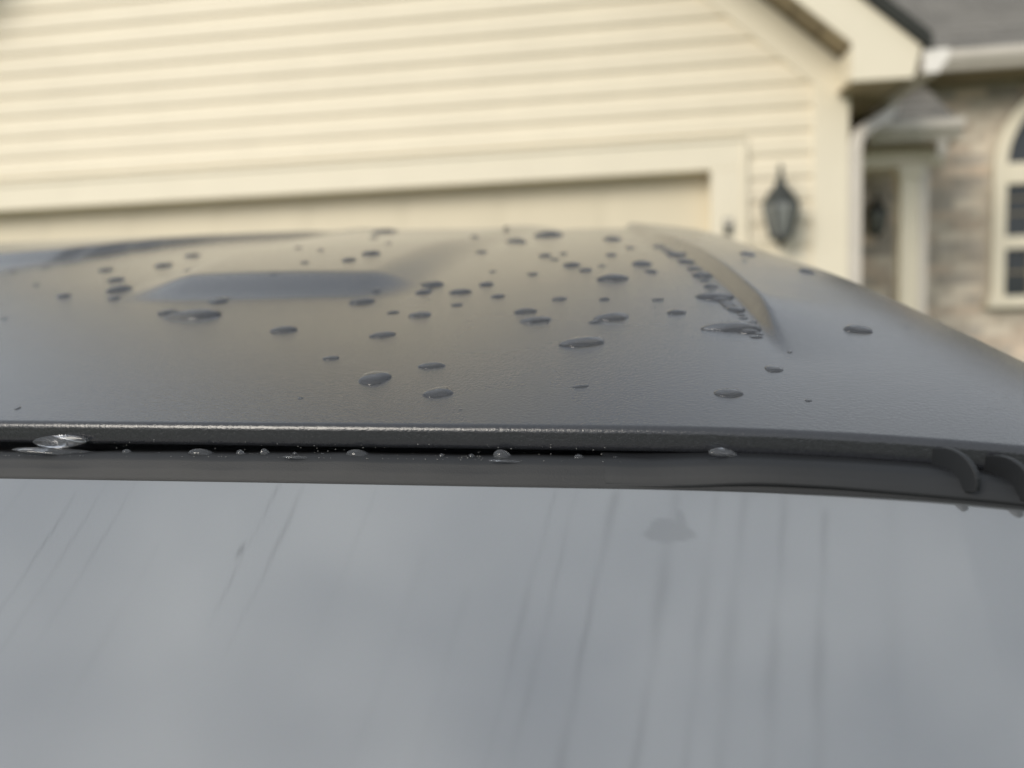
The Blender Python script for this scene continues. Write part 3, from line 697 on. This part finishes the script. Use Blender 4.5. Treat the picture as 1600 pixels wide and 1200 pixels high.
def drop_mesh(cx, cy, rx, ry, seed, hfac=.42, tail=0.0, zf=hpt, rot=0.0, name='water_drop'):
    rs = random.Random(seed)
    n, rings = 26, 7
    amp = [(rs.uniform(.01, .055), rs.uniform(0, 6.28), k) for k in (2, 3, 4, 5)]
    H = hfac*min(rx, ry*1.4) if rx > ry*1.4 else hfac*min(rx, ry)
    vs, fs = [], []
    P = []
    for j in range(rings):
        rho = math.sin(math.pi/2*(j+1)/rings)
        for i in range(n):
            a = 2*math.pi*i/n
            r = 1 + sum(A_*math.sin(k*a+p_) for A_, p_, k in amp)
            ex = rx*r*(1 + tail*max(0, -math.cos(a))**3); ey = ry*r*(1 - .5*tail*max(0, -math.cos(a)))
            x, y = ex*rho*math.cos(a), ey*rho*math.sin(a)
            x, y = x*math.cos(rot) - y*math.sin(rot), x*math.sin(rot) + y*math.cos(rot)
            P.append((x, y, H*max(0, 1-rho**2)**.55))
    XY = np.array([(cx+p[0], cy+p[1]) for p in P] + [(cx, cy)])
    base = np.minimum(hz(XY[:, 0], XY[:, 1]), hz(0*XY[:, 0]+cx, XY[:, 1])+.0005) if zf is hpt else np.array([zf(a, b) for a, b in XY])
    zc = base[-1]
    for (x, y, z), b in zip(P, base): vs.append((x, y, z + b - zc))
    vs.append((0, 0, H)); c = len(vs)-1
    for i in range(n): fs.append((c, i, (i+1) % n))
    for j in range(rings-1):
        for i in range(n): fs.append((j*n+i, (j+1)*n+i, (j+1)*n+(i+1) % n, j*n+(i+1) % n))
    k0 = len(vs)
    for i in range(n):
        x, y, z = vs[(rings-1)*n+i]; vs.append((x*.96, y*.96, z-.0006))
    for i in range(n): fs.append(((rings-1)*n+i, k0+i, k0+(i+1) % n, (rings-1)*n+(i+1) % n))
    fs.append(tuple(k0+i for i in range(n)))
    o = mesh(name, vs, fs, M['water'], None, True)
    o.location = (cx, cy, zc + CAMZ)
    return o
def zone(x, y):
    dr = x - float(np.interp(y, [.2826, .3263, .3788, .4646, .5757, .75], [.0966, .1015, .1034, .102, .0936, .080]))
    if y - float(Ye(np.array([x]))[0]) < .075: return 'on the plain strip above the rear lip', 'fins'
    if -.025 < dr < .012: return 'against the foot of the curved step', 'rear lip'
    if dr >= .012: return 'on the shoulder outside the curved step', 'rear lip'
    pad_r = float(np.interp(y, [.37, .438, .505, .58, .75], [-.045, -.031, -.016, .003, .045]))
    Yf = .368 - .24*x
    if -.198 < x < pad_r:
        if y < Yf: return 'below the front slope of the pad', 'curved step'
        if y < Yf + .03: return 'on the front slope of the pad', 'curved step'
        return 'on the flat top of the pad', 'curved step'
    if x <= -.198: return 'beside the pad, away from the step', 'rear lip'
    if y > .37: return 'far up the roof channel', 'rear lip'
    return 'low in the roof channel', 'rear lip'
ORD = ['nearest', 'second', 'third', 'fourth', 'fifth', 'sixth', 'seventh', 'eighth', 'ninth', 'tenth', 'eleventh', 'twelfth', 'thirteenth', 'fourteenth']
special = {14: 'long tailed raindrop puddle below the front slope of the roof pad', 21: 'widest raindrop on the flat top of the roof pad', 40: 'broad flat raindrop at the very top of the roof channel',
           54: 'dark oval raindrop halfway up the roof channel', 63: 'largest pointed raindrop low in the roof channel', 72: 'long dark streak of water against the lower end of the curved roof step',
           78: 'lone oval raindrop low on the outer roof shoulder', 80: 'wide shallow raindrop nearest the smooth corner moulding', 82: 'clear round raindrop with a bright rim above the rear lip',
           84: 'ragged raindrop with a notched upper edge above the rear lip', 83: 'thin shallow raindrop just above the ragged one', 68: 'large dark raindrop midway along the foot of the curved roof step',
           60: 'raindrop with a pale bright rim and a small side bead', 59: 'two lobed raindrop in the lower roof channel'}
classes = {}
for i, (x, y, rx, ry) in enumerate(DROPS):
    rx, ry = rx*.001, ry*.001
    if i == 21: rx, ry = .011, .009
    tail = {14: .5, 72: .45, 60: .25, 63: .15, 82: 0, 68: .25}.get(i, 0.0)
    if i in (14, 72): rx *= .8
    o = drop_mesh(x, y, rx, ry, i*13+5, .34 if rx > .003 else .28, tail)
    size = 'large' if rx > .0050 else 'medium' if rx > .0032 else 'small' if rx > .0018 else 'tiny'
    if i in special: tag(o, special[i], 'raindrop', 'raindrops on the car roof')
    else:
        zn, ref = zone(x, y)
        key = {'rear lip': y - float(Ye(np.array([x]))[0]), 'fins': -x, 'curved step': -x}[ref]
        classes.setdefault((size, zn, ref), []).append((key, o))
for (size, zn, ref), lst in classes.items():
    lst.sort(key=lambda k: k[0])
    for k, (_, o) in enumerate(lst):
        extra = '' if len(lst) == 1 else ', nearest the ' + ref if k == 0 else ', ' + ORD[k] + ' from the ' + ref
        tag(o, size + ' raindrop ' + zn + extra, 'raindrop', 'raindrops on the car roof')

# water caught along the gasket
def bead(X, s, z, rx, ry, H, label, seed):
    y0 = float(Ye(np.array([X]))[0]) + s
    o = drop_mesh(X, y0, rx, ry, seed, 1.0, 0, lambda a, b: z - .20*(a-X), 0, 'water_bead')
    k = H/max(1e-6, min(rx, ry*1.4 if rx > ry*1.4 else ry)); o.scale = (1, 1, k)
    tag(o, label, 'water bead', 'water beads along the gasket')
gz = lambda X: float(sm(np.array([X]), GT, .015)[0])
bead(-.1440, -.0006, gz(-.1440)-.0004, .0165, .0022, .0016, 'wide low puddle bridging gasket and roof lip under a clear lens of water', 1)
def lens(X, zc, rx, rz, thick, label):
    y0 = float(Ye(np.array([X]))[0]) - .0004
    vs, fs, n, rings = [], [], 32, 8
    for j in range(rings):
        rho = math.sin(math.pi/2*(j+1)/rings)
        for i in range(n):
            a = 2*math.pi*i/n
            rr = 1 + .05*math.sin(2*a+.5) + .04*math.sin(3*a)
            x = rx*rho*rr*math.cos(a); zz = rz*rho*rr*math.sin(a)*(1.0 if math.sin(a) > 0 else .85)
            vs.append((x, -.2*x - thick*max(0, 1-rho**2), zz))
    vs.append((0, -thick, 0)); c = len(vs)-1
    fs += [(c, i, (i+1) % n) for i in range(n)]
    fs += [(j*n+i, (j+1)*n+i, (j+1)*n+(i+1) % n, j*n+(i+1) % n) for j in range(rings-1) for i in range(n)]
    k0 = len(vs); vs += [(vs[(rings-1)*n+i][0], vs[(rings-1)*n+i][1]+.002, vs[(rings-1)*n+i][2]) for i in range(n)]
    fs += [((rings-1)*n+i, k0+i, k0+(i+1) % n, (rings-1)*n+(i+1) % n) for i in range(n)] + [tuple(k0+i for i in range(n))]
    o = mesh('water_bead', vs, fs, M['water'], None, True); o.location = (X, y0, zc + CAMZ)
    tag(o, label, 'water bead', 'water beads along the gasket')
lens(-.1452, -.0412, .0092, .0021, .0006, 'clear pale lens of water clinging to the roof lip above a puddle')
beads = {}
for i, (X, rx, H) in enumerate([(-.121, .0016, .0014), (-.0957, .0040, .0016), (-.0831, .0014, .0014), (-.0753, .0016, .0018), (-.0657, .0008, .0008), (-.0459, .0036, .0018), (-.021, .0009, .0009), (-.0123, .0009, .0009), (-.0034, .0026, .0022), (.018, .0016, .0012), (.0562, .0042, .0016), (.028, .0007, .0007), (-.110, .0006, .0006), (-.057, .0007, .0007)]):
    size = 'wide low' if rx > .003 else 'rounded' if rx > .0013 else 'pinhead'
    beads.setdefault(size, []).append((-X, i, X, rx, H))
for size, lst in beads.items():
    for k, (_, i, X, rx, H) in enumerate(sorted(lst)):
        bead(X, -.0012, (gz(X) if X < .05 else -.0443)-.0003, rx, min(rx*.7, .0016), H, size + ' water bead in the lip gap, ' + ('nearest' if k == 0 else ORD[k] + ' of them') + (' the fins' if k == 0 else ' from the fins'), 30+i)
bead(-.0012, -.0034, gz(-.0012)-.0010, .0062, .0009, .0005, 'flat dark pool on top of the gasket below a rounded bead', 80)
bead(-.0640, -.0032, gz(-.064)-.0008, .0048, .0008, .0005, 'flat pool on the gasket between two rounded beads', 81)

scn.render.engine = 'CYCLES'
